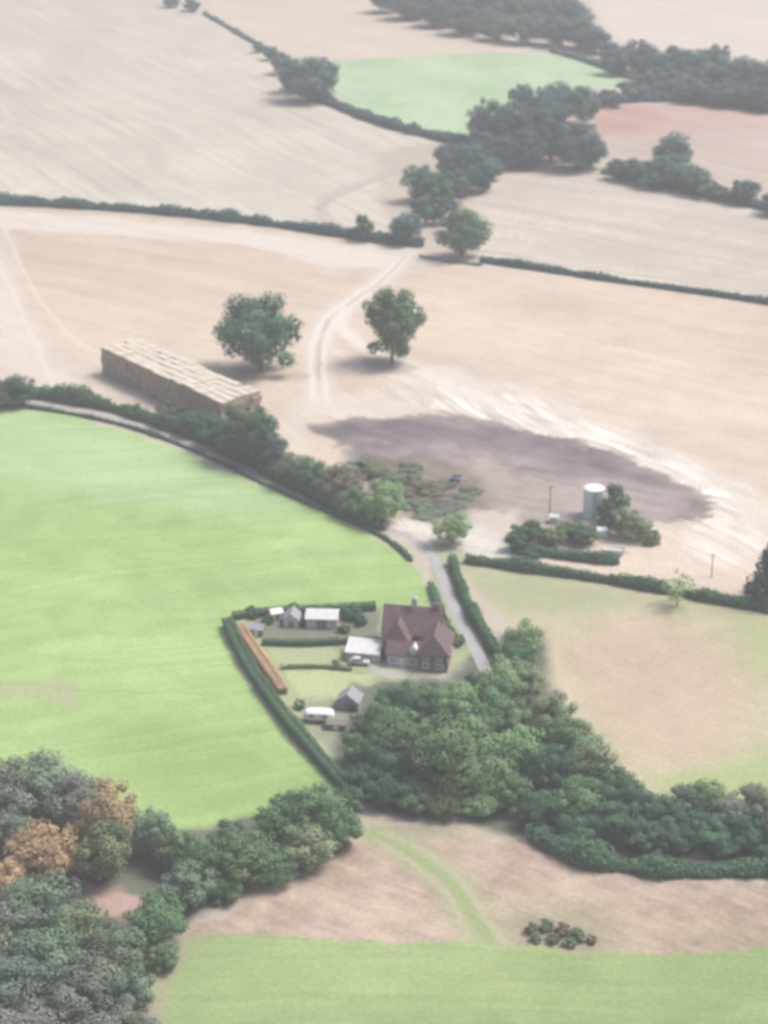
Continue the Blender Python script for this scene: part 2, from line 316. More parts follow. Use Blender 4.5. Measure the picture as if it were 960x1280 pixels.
ribbon("yard_track",[(486,657),(530,661),(590,676),(645,690)],5.0,GRAVEL,.045,"pale gravel entrance track into the farmyard")
# ------------------------------------------------ trees
def crown_mesh(seed,n=6800,shape='oak',leaf=.018,nl=46):
    r=np.random.default_rng(seed)
    Pn=[];Nn=[];Lv=[]
    lob=r.random(6)*6.28
    for i in range(nl):
        if shape=='cone':
            h=r.random()**1.3; rad=(1-h)*.42*r.random()**.3; a=r.random()*6.283; c=np.array([rad*math.cos(a),rad*math.sin(a),.06+h*.84]); R=.06+.12*(1-h)
        else:
            zf=1-2*(i+.5)/nl; a=i*2.39996+r.normal()*.25; zf=np.clip(zf+r.normal()*.08,-1,1)
            rr_=math.sqrt(1-zf*zf); v=np.array([rr_*math.cos(a),rr_*math.sin(a),zf])
            R=(.085+.09*r.random()) if shape=='oak' else (.05+.06*r.random())
            q=(.80+.22*r.random())*(1+.10*math.sin(2*a+lob[0])+.08*math.sin(3*a+lob[1]+3*zf))
            if i%5==0: q*=.45
            c=np.array([v[0]*(.5-R*.8)*q,v[1]*(.5-R*.8)*q,.51+v[2]*(.48-R*.75)*min(q,1.0)])
        m=int(n/nl*(R/.13)**1.6); dv=r.normal(0,1,(m,3)); dv/=np.linalg.norm(dv,axis=1)[:,None]
        rr=R*(.66+.42*r.random((m,1)))
        rr=rr*(1+.25*np.sin(dv[:,:1]*7+i)*np.cos(dv[:,1:2]*6+dv[:,2:]*5))
        pp=c+dv*rr*np.array([1,1,.8]); out=pp-np.array([0,0,.5]); out/=np.linalg.norm(out,axis=1)[:,None]
        Pn.append(pp);Nn.append(dv*.8+out*.5+np.array([0,0,.3]))
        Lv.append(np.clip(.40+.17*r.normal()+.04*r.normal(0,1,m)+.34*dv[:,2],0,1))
    Pn=np.concatenate(Pn);Nn=np.concatenate(Nn);Lv=np.concatenate(Lv)
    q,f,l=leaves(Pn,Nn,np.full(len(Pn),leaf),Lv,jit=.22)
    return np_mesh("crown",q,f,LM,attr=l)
def trunk_mesh(seed,tr=.024):
    r=random.Random(seed); V,Fc=tube([(0,0,-.02),(0,0,.02),(.005,0,.12),(.01,.01,.25),(.0,.0,.5),(0,.01,.75)],[tr*1.5,tr*1.1,tr,tr*.8,tr*.45,tr*.12])
    for k in range(7):
        a=k*.9+r.random(); h=.10+.07*k; l=.2+.08*r.random(); st=(0,0,h)
        v,f=tube([st,(l*.5*math.cos(a),l*.5*math.sin(a),h+.08),(l*math.cos(a),l*math.sin(a),h+.2)],[tr*.5,tr*.32,tr*.08],6); o=len(V); V+=v; Fc+=[tuple(i+o for i in g) for g in f]
    return pm("trunk",V,Fc,BARK)
CR=[crown_mesh(100+i,nl=34+4*i) for i in range(7)]
CY=crown_mesh(300,n=2200,shape='young',leaf=.022,nl=46); CC=crown_mesh(400,n=4200,shape='cone',leaf=.022,nl=60)
CS=[crown_mesh(500+i,n=3200,leaf=.026,nl=28) for i in range(3)]
TR=[trunk_mesh(i) for i in range(3)]; TY=trunk_mesh(9,.02)
PAL=dict(dk=(.115,.215,.130),md=(.185,.300,.165),lt=(.280,.400,.215),ye=(.46,.58,.27),orr=(.52,.41,.26),bl=(.110,.205,.195),bl2=(.150,.250,.230),  # bl and bl2 put a distance haze tint into the leaf colour
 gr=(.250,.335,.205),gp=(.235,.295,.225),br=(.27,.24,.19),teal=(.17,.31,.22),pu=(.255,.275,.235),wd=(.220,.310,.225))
def tree(cx,cy,w,h,c='dk',name="oak_tree",label="dark green oak tree in leaf",kind=None,group=None,lift=0):
    s0=SC(cy+h*.4)
    dd=PITCH+math.atan((cy-640)/F); wm=w/s0; hm=h/s0
    b=math.sqrt(max((hm)**2-(wm*math.sin(dd))**2,(.45*hm)**2))/math.cos(dd)
    tot=b/.95+lift; zc=.51*b+lift; p=P(cx,cy,zc); p[2]=0
    e=ob(name,None,label=label,cat="tree",loc=p,rot=random.random()*6.28); e.empty_display_size=1
    if group: e["group"]=group
    cm={'y':CY,'c':CC}.get(kind) or (random.choice(CR) if w>44 else random.choice(CS)); tm=TY if kind=='y' else random.choice(TR)
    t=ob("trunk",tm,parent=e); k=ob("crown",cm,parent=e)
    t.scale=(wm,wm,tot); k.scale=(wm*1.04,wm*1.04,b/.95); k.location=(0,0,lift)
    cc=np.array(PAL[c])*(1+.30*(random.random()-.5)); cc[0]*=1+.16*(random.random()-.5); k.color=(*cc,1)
    return e
tree(325,414,112,104,'dk',label="large broad dark green oak standing alone in stubble")
tree(490,403,78,94,'dk',label="upright dark green oak standing alone beside farm track",lift=.9)
tree(578,290,68,60,'dk',label="dark green oak at the end of a field hedge",lift=.4)
tree(455,284,29,34,'dk',name="hedge_tree",label="small round dark tree growing in the hedge")
tree(848,733,46,42,'ye',kind='y',name="young_tree",label="small yellow green young tree in the dry paddock",lift=1.0)
tree(566,659,50,42,'lt',name="small_tree",label="small light green tree at the lane junction",lift=.4)
tree(962,712,74,84,'bl',kind='c',name="conifer_tree",label="dark blue green conifer beside the hedge")
def grp(L,name,label,group):
    for t in L: tree(*t,name=name,label=label,group=group)
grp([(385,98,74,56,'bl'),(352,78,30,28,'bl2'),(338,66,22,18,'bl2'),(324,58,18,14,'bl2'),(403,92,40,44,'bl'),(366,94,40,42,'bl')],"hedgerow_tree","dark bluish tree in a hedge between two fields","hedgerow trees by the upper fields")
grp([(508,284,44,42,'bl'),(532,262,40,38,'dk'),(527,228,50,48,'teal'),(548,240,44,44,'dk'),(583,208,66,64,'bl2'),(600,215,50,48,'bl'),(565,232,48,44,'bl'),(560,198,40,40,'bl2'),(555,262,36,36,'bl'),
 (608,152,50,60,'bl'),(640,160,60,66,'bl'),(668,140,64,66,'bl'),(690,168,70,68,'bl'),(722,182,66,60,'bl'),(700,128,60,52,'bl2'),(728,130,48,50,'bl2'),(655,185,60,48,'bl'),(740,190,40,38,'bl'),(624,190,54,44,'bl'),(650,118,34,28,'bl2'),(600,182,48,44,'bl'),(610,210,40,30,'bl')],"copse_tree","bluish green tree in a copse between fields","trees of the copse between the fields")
wl=[(484,-2,44,34),(508,2,50,42),(535,-4,52,46),(545,14,50,38),(575,4,56,48),(580,24,52,38),(610,12,56,48),(622,32,50,36),(645,10,54,50),(660,34,54,40),(682,14,56,48),(697,38,52,38),(716,20,54,44),(728,42,50,36),(745,50,42,32),(640,-10,56,40),(560,-12,60,40),(700,-8,56,36),(605,-14,56,36),(515,12,42,24),(765,64,36,26),
 (775,76,46,34),(800,70,50,42),(822,84,50,40),(845,76,52,42),(868,84,52,46),(880,100,46,36),(895,72,42,36),(905,96,52,46),(930,92,52,44),(955,98,52,48),(840,104,46,34),(812,104,44,34),(868,112,46,32),(930,116,54,34),(790,112,42,26),(975,112,50,46),(1000,100,54,46),(765,122,40,22),(905,118,50,30),(955,124,50,30),(215,2,24,14),(240,6,26,16)]
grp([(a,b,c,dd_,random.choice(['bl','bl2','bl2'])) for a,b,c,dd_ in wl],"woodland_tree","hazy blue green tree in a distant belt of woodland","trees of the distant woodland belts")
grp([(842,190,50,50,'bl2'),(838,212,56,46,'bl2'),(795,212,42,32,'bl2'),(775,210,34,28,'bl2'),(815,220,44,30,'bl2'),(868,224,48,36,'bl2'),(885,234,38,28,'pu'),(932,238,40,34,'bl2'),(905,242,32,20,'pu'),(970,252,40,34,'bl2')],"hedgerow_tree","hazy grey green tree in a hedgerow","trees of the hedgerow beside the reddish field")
grp([(22,488,48,42,'dk'),(-12,492,50,44,'dk'),(212,514,36,32,'dk'),(240,528,40,34,'dk'),(268,538,50,46,'dk'),(298,540,66,72,'dk'),(325,545,58,74,'dk'),(342,565,46,50,'bl'),(367,586,48,46,'gr'),(392,594,50,46,'md'),(425,604,56,54,'br'),(443,627,46,40,'gr'),(480,627,60,56,'lt'),(458,634,44,40,'md'),(408,610,40,34,'gr')],"lane_tree","leafy green tree in the hedge along the lane","trees in the hedge along the lane")
grp([(770,628,40,50,'dk'),(760,644,34,38,'dk'),(782,652,40,42,'gr'),(730,668,40,30,'dk'),(660,664,44,32,'dk'),(690,670,42,30,'md'),(712,662,34,26,'gr'),(645,676,30,28,'dk'),(800,660,34,32,'gr'),(665,688,34,20,'dk'),(722,658,20,16,'dk')],"farmyard_tree","bushy dark green tree beside the farmyard tank","trees around the farmyard tank")
grp([(655,802,62,56,'lt'),(640,826,52,54,'dk'),(628,850,62,62,'lt'),(612,872,56,56,'md'),(655,852,60,54,'gr'),(575,878,66,56,'lt'),(540,880,60,56,'md'),(500,880,64,62,'dk'),(478,905,60,62,'md'),(505,925,84,82,'md'),(470,950,58,64,'dk'),(535,960,68,66,'dk'),
 (578,945,116,116,'lt'),(650,945,74,80,'lt'),(690,895,68,68,'gr'),(715,925,68,64,'md'),(685,960,64,64,'dk'),(740,955,68,64,'gr'),(770,985,66,60,'dk'),(720,1000,72,64,'md'),(680,1010,60,52,'dk'),(800,1008,64,58,'dk'),(830,1018,60,54,'dk'),(760,1025,62,54,'dk'),(800,1042,62,48,'dk'),(840,1048,60,46,'dk'),(720,1036,58,46,'dk'),
 (858,1004,56,52,'gp'),(885,1000,56,58,'md'),(912,1016,58,54,'gp'),(945,1008,60,62,'gp'),(935,1040,62,50,'dk'),(975,1028,64,64,'pu'),(880,1038,62,50,'dk'),(905,1052,54,38,'dk'),(965,1056,60,42,'dk'),(640,990,60,54,'md'),(600,1000,64,44,'lt'),(480,985,60,48,'dk'),(515,995,60,46,'md'),(555,1003,58,42,'md'),(455,975,44,42,'dk'),(640,900,58,64,'gr'),(605,905,58,58,'md'),(445,935,38,42,'md'),(450,905,32,32,'gp')],
 "garden_tree","full leafy tree in the clump beside the cottage","trees in the clump beside the cottage")
grp([(50,985,108,92,'wd'),(15,990,94,84,'gp'),(92,1000,74,74,'pu'),(135,1022,82,98,'orr'),(55,1066,98,84,'orr'),(130,1065,74,80,'gr'),(0,1105,64,66,'orr'),(15,1040,64,60,'gp'),(95,1050,44,50,'orr')],"autumn_tree","broad tree turning orange brown at the wood edge","autumn trees at the edge of the wood")
grp([(190,1040,66,66,'wd'),(225,1062,64,60,'gr'),(255,1078,68,66,'md'),(285,1050,58,52,'dk'),(310,1072,86,74,'md'),(345,1030,64,56,'md'),(365,1012,60,52,'dk'),(400,1020,86,78,'md'),(385,1055,78,62,'gr'),(425,1035,58,56,'md'),(340,1085,64,50,'dk'),(435,1000,44,40,'dk'),
 (235,1105,74,64,'wd'),(195,1148,84,70,'md'),(50,1135,114,96,'wd'),(100,1165,84,80,'gr'),(15,1165,88,84,'gp'),(145,1190,84,76,'wd'),(60,1205,104,90,'wd'),(10,1235,100,90,'gp'),(110,1235,100,86,'gp'),(165,1240,66,70,'gp'),(60,1275,114,80,'pu'),(140,1285,94,70,'pu'),(0,1290,104,80,'pu'),(175,1290,60,56,'gp'),(-30,1200,90,90,'wd'),(205,1195,46,40,'gr'),(280,1110,54,40,'md')],
 "woodland_tree","dense olive green tree in the hedgerow wood","trees of the wood below the green field")
def bush(cx,cy,w,h,c,label="low rounded scrub bush",group=None,name="bush"):
    s=SC(cy+h*.4); wm=w/s; dd=PITCH+math.atan((cy-640)/F); tot=math.sqrt(max((h/s)**2-(wm*.6*math.sin(dd))**2,(.4*h/s)**2))/math.cos(dd)
    p=P(cx,cy,tot*.4); p[2]=-tot*.25
    o=ob(name,random.choice(CS),label=label,cat="bush",loc=p,rot=random.random()*6); o.scale=(wm,wm*.8,tot*1.2); cc=np.array(PAL[c]); o.color=(*cc,1)
    if group:o["group"]=group
for t in [(664,1160,20,15,'br'),(682,1156,24,17,'gr'),(702,1162,26,19,'br'),(722,1168,24,17,'gr'),(692,1172,24,15,'br'),(670,1172,20,13,'gr'),(740,1174,18,12,'br'),(712,1178,22,13,'gr')]:
    bush(*t,label="low olive scrub bush in the rough grass",group="bushes in the rough grass")
for t in [(505,594,54,20,'gp'),(530,608,52,17,'br'),(552,606,44,13,'pu'),(470,588,40,20,'gr'),(590,612,38,10,'pu'),(520,630,52,14,'gp'),(560,634,50,12,'pu'),(452,582,46,20,'gp'),(500,615,46,17,'br'),(575,622,46,11,'gp'),(535,642,50,11,'gp'),(485,602,48,20,'gp'),(515,582,38,11,'pu'),(545,620,48,13,'br')]: bush(*t,label="low muddled grey brown scrub on the farmyard edge",group="scrubby bushes in the farmyard")
for t in [(600,700,20,14,'md'),(815,672,26,22,'gr'),(455,905,24,20,'md'),(590,850,26,22,'dk'),(575,800,18,14,'md'),(440,880,20,18,'dk'),(375,880,20,14,'md'),(420,830,18,12,'md'),(365,760,26,14,'dk'),(440,766,34,20,'dk'),(315,765,24,16,'dk'),(452,775,20,16,'dk'),(335,774,18,14,'dk'),(382,776,18,16,'dk'),(430,786,20,12,'dk')]: bush(*t,label="small clipped garden shrub",group="shrubs around the cottage garden")
# ------------------------------------------------ hedges
def hedge(pts,w,h,c,label,dens=9,leaf=.3,rough=.35,name="hedge",boxy=False):
    p=np.array(smooth([np.array([*P(a,b,h*.5)[:2],0]) for a,b in pts],2))
    seg=np.linalg.norm(np.diff(p,axis=0),axis=1); cum=np.concatenate([[0],np.cumsum(seg)]); L=cum[-1]
    o=p[0].copy(); p=p-o
    def at(s): return np.stack([np.interp(s,cum,p[:,0]),np.interp(s,cum,p[:,1])],1)
    nb=random.random()*99
    prof=lambda s:(1+rough*(vn(s/6+nb,s*0+1.5)-.5)*2+rough*.8*(vn(s/1.8+nb,s*0+9.5)-.5))
    n=int(L*dens*(w+1.7*h)*.6/ (leaf/.3)**1.2); s=rng.random(n)*L; c0=at(s); t=at(np.clip(s+.3,0,L))-at(np.clip(s-.3,0,L)); t/=np.linalg.norm(t,axis=1)[:,None]+1e-9
    nx=np.stack([-t[:,1],t[:,0]],1); th=rng.random(n)*math.pi; pr=prof(s); k=(.8+.3*rng.random(n))*pr
    if boxy: k=(.96+.06*rng.random(n))*pr
    e1,e2=(.3,.3) if boxy else (.7,.6)
    ct=np.cos(th);st=np.sin(th); cx=np.sign(ct)*np.abs(ct)**e1; sz=st**e2
    pos=np.concatenate([c0+nx*(cx*w/2*k)[:,None],(h*sz*k)[:,None]],1)
    nrm=np.concatenate([nx*ct[:,None],st[:,None]+.1],1)
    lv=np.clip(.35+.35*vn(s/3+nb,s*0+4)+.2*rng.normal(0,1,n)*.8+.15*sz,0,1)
    q,f,l=leaves(pos,nrm,np.full(n,leaf),lv,jit=.25 if boxy else .5)
    m=max(int(L/1.2),3); ss=np.linspace(0,L,m); cc=at(ss); tg=at(np.clip(ss+.3,0,L))-at(np.clip(ss-.3,0,L)); tg/=np.linalg.norm(tg,axis=1)[:,None]+1e-9
    nn=np.stack([-tg[:,1],tg[:,0]],1); V=[]; pp=prof(ss)
    if not boxy: pp[0]*=.4; pp[-1]*=.4
    for a in (-1,-.8,-.3,.3,.8,1):
        hz={1:0,.8:.72,.3:.86}[abs(a)]
        V.append(np.concatenate([cc+nn*(a*w*.42*pp)[:,None],(hz*h*pp)[:,None]],1))
    V=np.stack(V,1).reshape(-1,3); b0=len(q)
    ii=np.arange(m*6).reshape(m,6)
    Fq=np.stack([ii[:-1,:-1],ii[:-1,1:],ii[1:,1:],ii[1:,:-1]],-1).reshape(-1,4)
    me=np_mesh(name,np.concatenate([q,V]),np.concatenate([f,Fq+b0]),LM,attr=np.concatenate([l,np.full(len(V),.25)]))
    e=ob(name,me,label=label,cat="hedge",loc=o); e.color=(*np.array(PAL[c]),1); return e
hedge([(-100,246),(0,250),(100,255),(200,262),(300,272),(380,283),(440,292),(480,298),(530,303)],3.4,3.1,'bl',"long thick dark hedge between two stubble fields",leaf=.42,rough=.55)
hedge([(600,324),(680,335),(760,348),(850,360),(960,376),(1100,398)],2,2,'bl',"low trimmed hedge beside a pale farm track",leaf=.4,rough=.5)
hedge([(525,320),(560,326),(602,331)],1.5,.8,'gp',"low scrubby field margin hedge",leaf=.35)
hedge([(395,118),(450,142),(500,158),(560,172),(610,182)],5,3.4,'bl',"thick dark hedge below the small green field",leaf=.6,rough=.5)
hedge([(255,16),(300,42),(330,60),(370,92),(405,120)],2.4,1.4,'bl2',"thin hedge between pale fields",leaf=.6,rough=.6)
hedge([(690,62),(740,76),(802,100)],4,2.2,'bl2',"hedge along the edge of the small green field",leaf=.6)
hedge([(745,124),(830,118),(900,124),(1000,134)],9,4,'bl',"broad dark hedge below the woodland belt",leaf=.7)
hedge([(755,212),(800,220),(860,234),(960,258),(1050,275)],5,2.6,'bl2',"thick hazy hedge beside the reddish field",leaf=.5)
hedge([(-60,478),(0,486),(50,489),(100,496),(150,508),(200,524),(250,542),(300,564),(350,592),(400,616),(450,642),(478,656)],3.8,3.6,'dk',"tall dark hedge along the country lane",leaf=.34,rough=.5)
hedge([(-60,501),(0,504),(60,511),(130,524),(190,541),(250,565),(310,594),(370,622),(420,643),(465,662),(495,680),(515,700)],1.1,1.0,'dk',"low dark hedge between the lane and green field",leaf=.26)
hedge([(582,697),(650,706),(720,716),(800,728),(870,742),(960,758),(1080,778)],2.6,2.4,'dk',"trimmed dark hedge along the paddock edge",leaf=.28,rough=.45)
hedge([(565,698),(572,722),(582,748),(596,775),(612,800),(626,822)],2.0,2.2,'dk',"thick dark hedge beside the lane and paddock",leaf=.26,rough=.5)
hedge([(538,728),(547,752),(558,778),(574,806)],1.6,1.6,'md',"green hedge between the lane and the cottage",leaf=.26)
hedge([(290,770),(330,764),(400,761),(470,758)],1.7,1.7,'dk',"dark clipped hedge along the top of the garden",leaf=.2,rough=.1,boxy=True,dens=12)
hedge([(284,776),(300,812),(322,848),(347,883),(377,920),(407,954),(440,990)],2.4,2.2,'dk',"dark clipped hedge between garden and green field",leaf=.22,rough=.2,boxy=True,dens=12)
hedge([(300,784),(327,824),(354,864)],2.3,1.8,'orr',"straight orange brown beech hedge inside the garden",leaf=.16,rough=.10,dens=16,boxy=True).color=(.58,.43,.28,1)
hedge([(328,802),(380,804),(430,801),(472,800)],1.2,1.4,'dk',"low dark hedge across the garden",leaf=.2,rough=.1,boxy=True,dens=12)
hedge([(350,834),(390,832),(440,836)],.8,.9,'md',"narrow low hedge across the garden lawn",leaf=.2,rough=.15)
hedge([(665,1036),(700,1056),(740,1070),(780,1078),(850,1085),(940,1083),(1020,1080)],4.2,2.8,'dk',"thick dark green hedge above the rough grass",leaf=.34,rough=.75)
hedge([(640,684),(700,692),(775,700)],2.4,2.2,'dk',"dark hedge in front of the farmyard",leaf=.28)
# ------------------------------------------------ straw stack
STRAW=mat("straw_side",(.36,.29,.235),noise=.22,scale=.4,bump=.4)
STRAWT=mat("straw_top",(.60,.54,.455),noise=.12,scale=.5,stretch=(.3,1.4,1),bump=.3); STRAWG=mat("straw_seam",(.50,.435,.36),noise=.15,scale=.5)
hz=8.0; A=P(126,434,hz); D=P(276,503,hz); ax=(D-A)[:2]; Ls=np.linalg.norm(ax); ang=math.atan2(ax[1],ax[0])
V=[];Fc=[];MI=[]
nrow=5; wr=13.0/nrow; seg=22; ls=Ls/seg
for r_ in range(nrow):
    for s_ in range(seg):
        for lay in range(7):
            bh=hz/7
            if lay<6 and not(r_ in(0,nrow-1) or s_ in (0,seg-1)): continue
            j=lambda a=.05:(random.random()-.5)*2*a
            top=lay==6; zt=(lay+1)*bh-.005+((.16*math.sin(s_*.5+r_)+j(.14)) if top else 0)
            if top and random.random()<.06: zt-=.5
            oy=j(.26) if r_ in(0,nrow-1) else 0; ox=j(.5) if s_ in(0,seg-1) else 0
            x0=s_*ls+.006+(ox if s_==0 else 0);x1=(s_+1)*ls-.006+(ox if s_==seg-1 else 0);y0=r_*wr+.01+(oy if r_==0 else 0);y1=(r_+1)*wr-.01+(oy if r_==nrow-1 else 0);z0=lay*bh
            ch=(.16+.14*random.random()) if top else .03
            o=len(V); V+=[(x0,y0,z0),(x1,y0,z0),(x1,y1,z0),(x0,y1,z0),(x0,y0,zt-ch*.8),(x1,y0,zt-ch*.8),(x1,y1,zt-ch*.8),(x0,y1,zt-ch*.8),(x0,y0+ch,zt),(x1,y0+ch,zt),(x1,y1-ch,zt),(x0,y1-ch,zt)]
            for q_ in [(0,3,2,1),(0,1,5,4),(2,3,7,6)]: Fc.append(tuple(i+o for i in q_)); MI.append(0)
            for q_ in [(1,2,6,10,9,5),(3,0,4,8,11,7)]: Fc.append(tuple(i+o for i in q_)); MI.append(0)
            for q_ in [(4,5,9,8),(6,7,11,10)]: Fc.append(tuple(i+o for i in q_)); MI.append(2 if top else 0)
            Fc.append((8+o,9+o,10+o,11+o)); MI.append(1 if top else 0)
me=bpy.data.meshes.new("straw_stack"); me.from_pydata(V,[],Fc); me.materials.append(STRAW); me.materials.append(STRAWT); me.materials.append(STRAWG); me.polygons.foreach_set("material_index",MI); me.update()
ob("straw_stack",me,label="long tall stack of straw bales beside stubble field",cat="straw stack",loc=(A[0],A[1],0),rot=ang)
# ------------------------------------------------ cottage
BR=mat("red_brick",(.24,.185,.175),noise=.15,scale=2); TILE=mat("dull_red_tile",(.165,.115,.12),noise=.26,scale=1.0,stretch=(1,1,3),bump=.3)
WH=mat("white_paint",(.76,.76,.75),noise=.05,scale=2); GL=mat("window_glass",(.12,.13,.15),rough=.2,noise=.1,spec=.5); REN=mat("pale_render",(.54,.53,.51),noise=.1,scale=1)
SLATE=mat("grey_slate",(.30,.31,.34),noise=.12,scale=1.5); FELT=mat("pale_roof_sheet",(.62,.62,.62),noise=.1,scale=1); WOOD=mat("weathered_wood",(.24,.22,.19),noise=.2,scale=2,stretch=(4,4,1))
def gable(x0,x1,y0,y1,ze,zr,axis,parent,wm,rm,over=.35,th=.22,hip=0,wname="wall"):
    if axis=='x':
        ym=(y0+y1)/2
        V=[(x0,y0,0),(x1,y0,0),(x1,y1,0),(x0,y1,0),(x0,y0,ze),(x1,y0,ze),(x1,y1,ze),(x0,y1,ze),(x0+hip,ym,zr-.1),(x1-hip,ym,zr-.1)]
        Fw=[(0,1,5,4),(2,3,7,6),(0,4,8,7,3),(1,2,6,9,5),(4,5,9,8),(6,7,8,9)]
        R=[(x0-over,y0-over),(x1+over,y0-over),(x1+over,y1+over),(x0-over,y1+over)]; rid=[(x0-over+hip*1.1,ym),(x1+over-hip*1.1,ym)]
        sl=(zr-ze)/((y1-y0)/2); zl=ze-over*sl
        ed=[(0,1,'r1','r0'),(2,3,'r0','r1')]; ends=[(1,2,'r1'),(3,0,'r0')]
    else:
        xm=(x0+x1)/2
        V=[(x0,y0,0),(x1,y0,0),(x1,y1,0),(x0,y1,0),(x0,y0,ze),(x1,y0,ze),(x1,y1,ze),(x0,y1,ze),(xm,y0+hip,zr-.1),(xm,y1-hip,zr-.1)]
        Fw=[(0,1,5,8,4),(2,3,7,9,6),(0,4,7,3),(1,2,6,5),(4,8,9,7),(5,6,9,8)]
        R=[(x0-over,y0-over),(x1+over,y0-over),(x1+over,y1+over),(x0-over,y1+over)]; rid=[(xm,y0-over+hip*1.1),(xm,y1+over-hip*1.1)]
        sl=(zr-ze)/((x1-x0)/2); zl=ze-over*sl
        ed=[(1,2,'r1','r0'),(3,0,'r0','r1')]; ends=[(0,1,'r0'),(2,3,'r1')]
    ob(wname,pm(wname,V,Fw,wm),parent=parent)
    RV=[]
    for dz in (0.06,th+.06):
        RV+=[(a,b,zl+dz) for a,b in R]+[(a,b,zr+dz) for a,b in rid]
    nm={'r0':4,'r1':5}; g=lambda i:nm.get(i,i)
    RF=[]
    for off in (0,6):
        RF+=[tuple(g(i)+off for i in q) for q in ed]
        if hip: RF+=[tuple(g(i)+off for i in q) for q in ends]
    for a,b in [(0,1),(1,2),(2,3),(3,0)]:
        gab=not hip and any((a,b)==(e_[0],e_[1]) for e_ in ends)
        if gab:
            r=[g(e_[2]) for e_ in ends if (e_[0],e_[1])==(a,b)][0]; RF+=[(a,r,r+6,a+6),(r,b,b+6,r+6)]
        else: RF.append((a,b,b+6,a+6))
    return ob("roof",pm("roof",RV,RF,rm),parent=parent)
def window(x,y,z,w,h,parent,side=0):
    V=[];Fc=[]
    def cs(a0,a1,d0,d1):
        if side==0: return [(a0,-d0),(a1,-d0),(a1,-d1),(a0,-d1)]
        if side==1: return [(-d0,a0),(-d0,a1),(-d1,a1),(-d1,a0)]
        return [(d0,a0),(d0,a1),(d1,a1),(d1,a0)]
    def bx(a0,a1,z0,z1,d0,d1):
        o=len(V); c=cs(a0,a1,d0,d1)
        V.extend([(x+p,y+q,z0) for p,q in c]+[(x+p,y+q,z1) for p,q in c]); Fc.extend([tuple(i+o for i in f) for f in BF])
    t=.14
    bx(-w/2,w/2,z,z+t,.002,.12);bx(-w/2,w/2,z+h-t,z+h,.002,.12);bx(-w/2,-w/2+t,z+t,z+h-t,.002,.12);bx(w/2-t,w/2,z+t,z+h-t,.002,.12);bx(-.06,.06,z+t,z+h-t,.002,.10)
    f=ob("window",pm("window",V,Fc,WH),parent=parent); c=cs(-w/2+t,w/2-t,.001,.05)
    ob("pane",pm("pane",[(x+p,y+q,z+t) for p,q in c]+[(x+p,y+q,z+h-t) for p,q in c],BF,GL),parent=f)
hp=P(516,838); hp[2]=0
hs=ob("cottage",None,label="red brick cottage with steep dull red roofs and white windows",cat="house",loc=hp,rot=math.radians(-9))
rf=gable(-7.2,4.6,6.5,14.2,4.6,9.0,'x',hs,BR,TILE)
gable(-6.4,-1.4,3.6,11,4.4,7.6,'y',hs,BR,TILE,hip=1.4)
gable(1.0,7.0,0,9.4,4.0,7.2,'y',hs,BR,TILE,hip=1.6)
gable(-5.4,1.0,1.2,5.4,2.8,4.7,'x',hs,REN,TILE)
V=[(-14,2,0),(-7.0,2,0),(-7.0,7.2,0),(-14,7.2,0),(-14,2,1.9),(-7.0,2,1.9),(-7.0,7.2,2.4),(-14,7.2,2.4)]
ob("annex",pm("annex",V,BF,REN),parent=hs); V=[(-14.3,1.7,1.95),(-7.0,1.7,1.95),(-7.0,7.5,2.5),(-14.3,7.5,2.5)]; V+=[(a,b,c+.12) for a,b,c in V]
ob("annex_roof",pm("annex_roof",V,BF,FELT),parent=hs)
def chim(x,y,z0,z1,m,par):
    V=[];Fc=[]
    for (a,b,c,e) in [(.55,.4,z0,z1),(.65,.5,z1,z1+.2),(.16,.16,z1+.2,z1+.7)]:
        o=len(V);V+=[(x-a,y-b,c),(x+a,y-b,c),(x+a,y+b,c),(x-a,y+b,c),(x-a,y-b,e),(x+a,y-b,e),(x+a,y+b,e),(x-a,y+b,e)];Fc+=[tuple(i+o for i in f) for f in BF]
    ob("chimney",pm("chimney",V,Fc,m),parent=par)
chim(-1.2,10.35,8.2,10.9,REN,rf); chim(3.4,10.3,8.2,10.0,BR,rf)
for x in (2.6,5.4):
    window(x,0,2.6,1.2,1.2,hs); window(x,0,.7,1.4,1.3,hs)
for x in (-4.4,-.4): window(x,1.2,.8,1.3,1.2,hs)
window(-11.8,2,.5,1.6,1.1,hs); window(-9.3,2,.5,1.6,1.1,hs)
window(-7.2,9,2.6,1.2,1.2,hs,1); window(7.0,3,2.4,1.2,1.2,hs,2); window(7.0,6.5,.9,1.2,1.3,hs,2)
dr=ob("door",boxm("door",-2.9,-1.9,1.12,1.19,0,2.1,WH),parent=hs); ob("handle",boxm("handle",-2.1,-2.0,1.06,1.115,1.0,1.12,GL),parent=dr)
ob("dormer",pm("dormer",[(-.7,1.05,2.9),(.7,1.05,2.9),(.7,3.2,2.9),(-.7,3.2,2.9),(-.7,1.05,4.1),(.7,1.05,4.1),(.7,3.2,4.1),(-.7,3.2,4.1),(0,1.05,4.9),(0,3.3,4.9)],[(0,1,5,8,4),(1,2,6,5),(2,3,7,9,6),(3,0,4,7),(4,8,9,7),(5,6,9,8),(0,3,2,1)],WH),parent=hs)
window(0,1.05,3.05,.8,.95,hs)
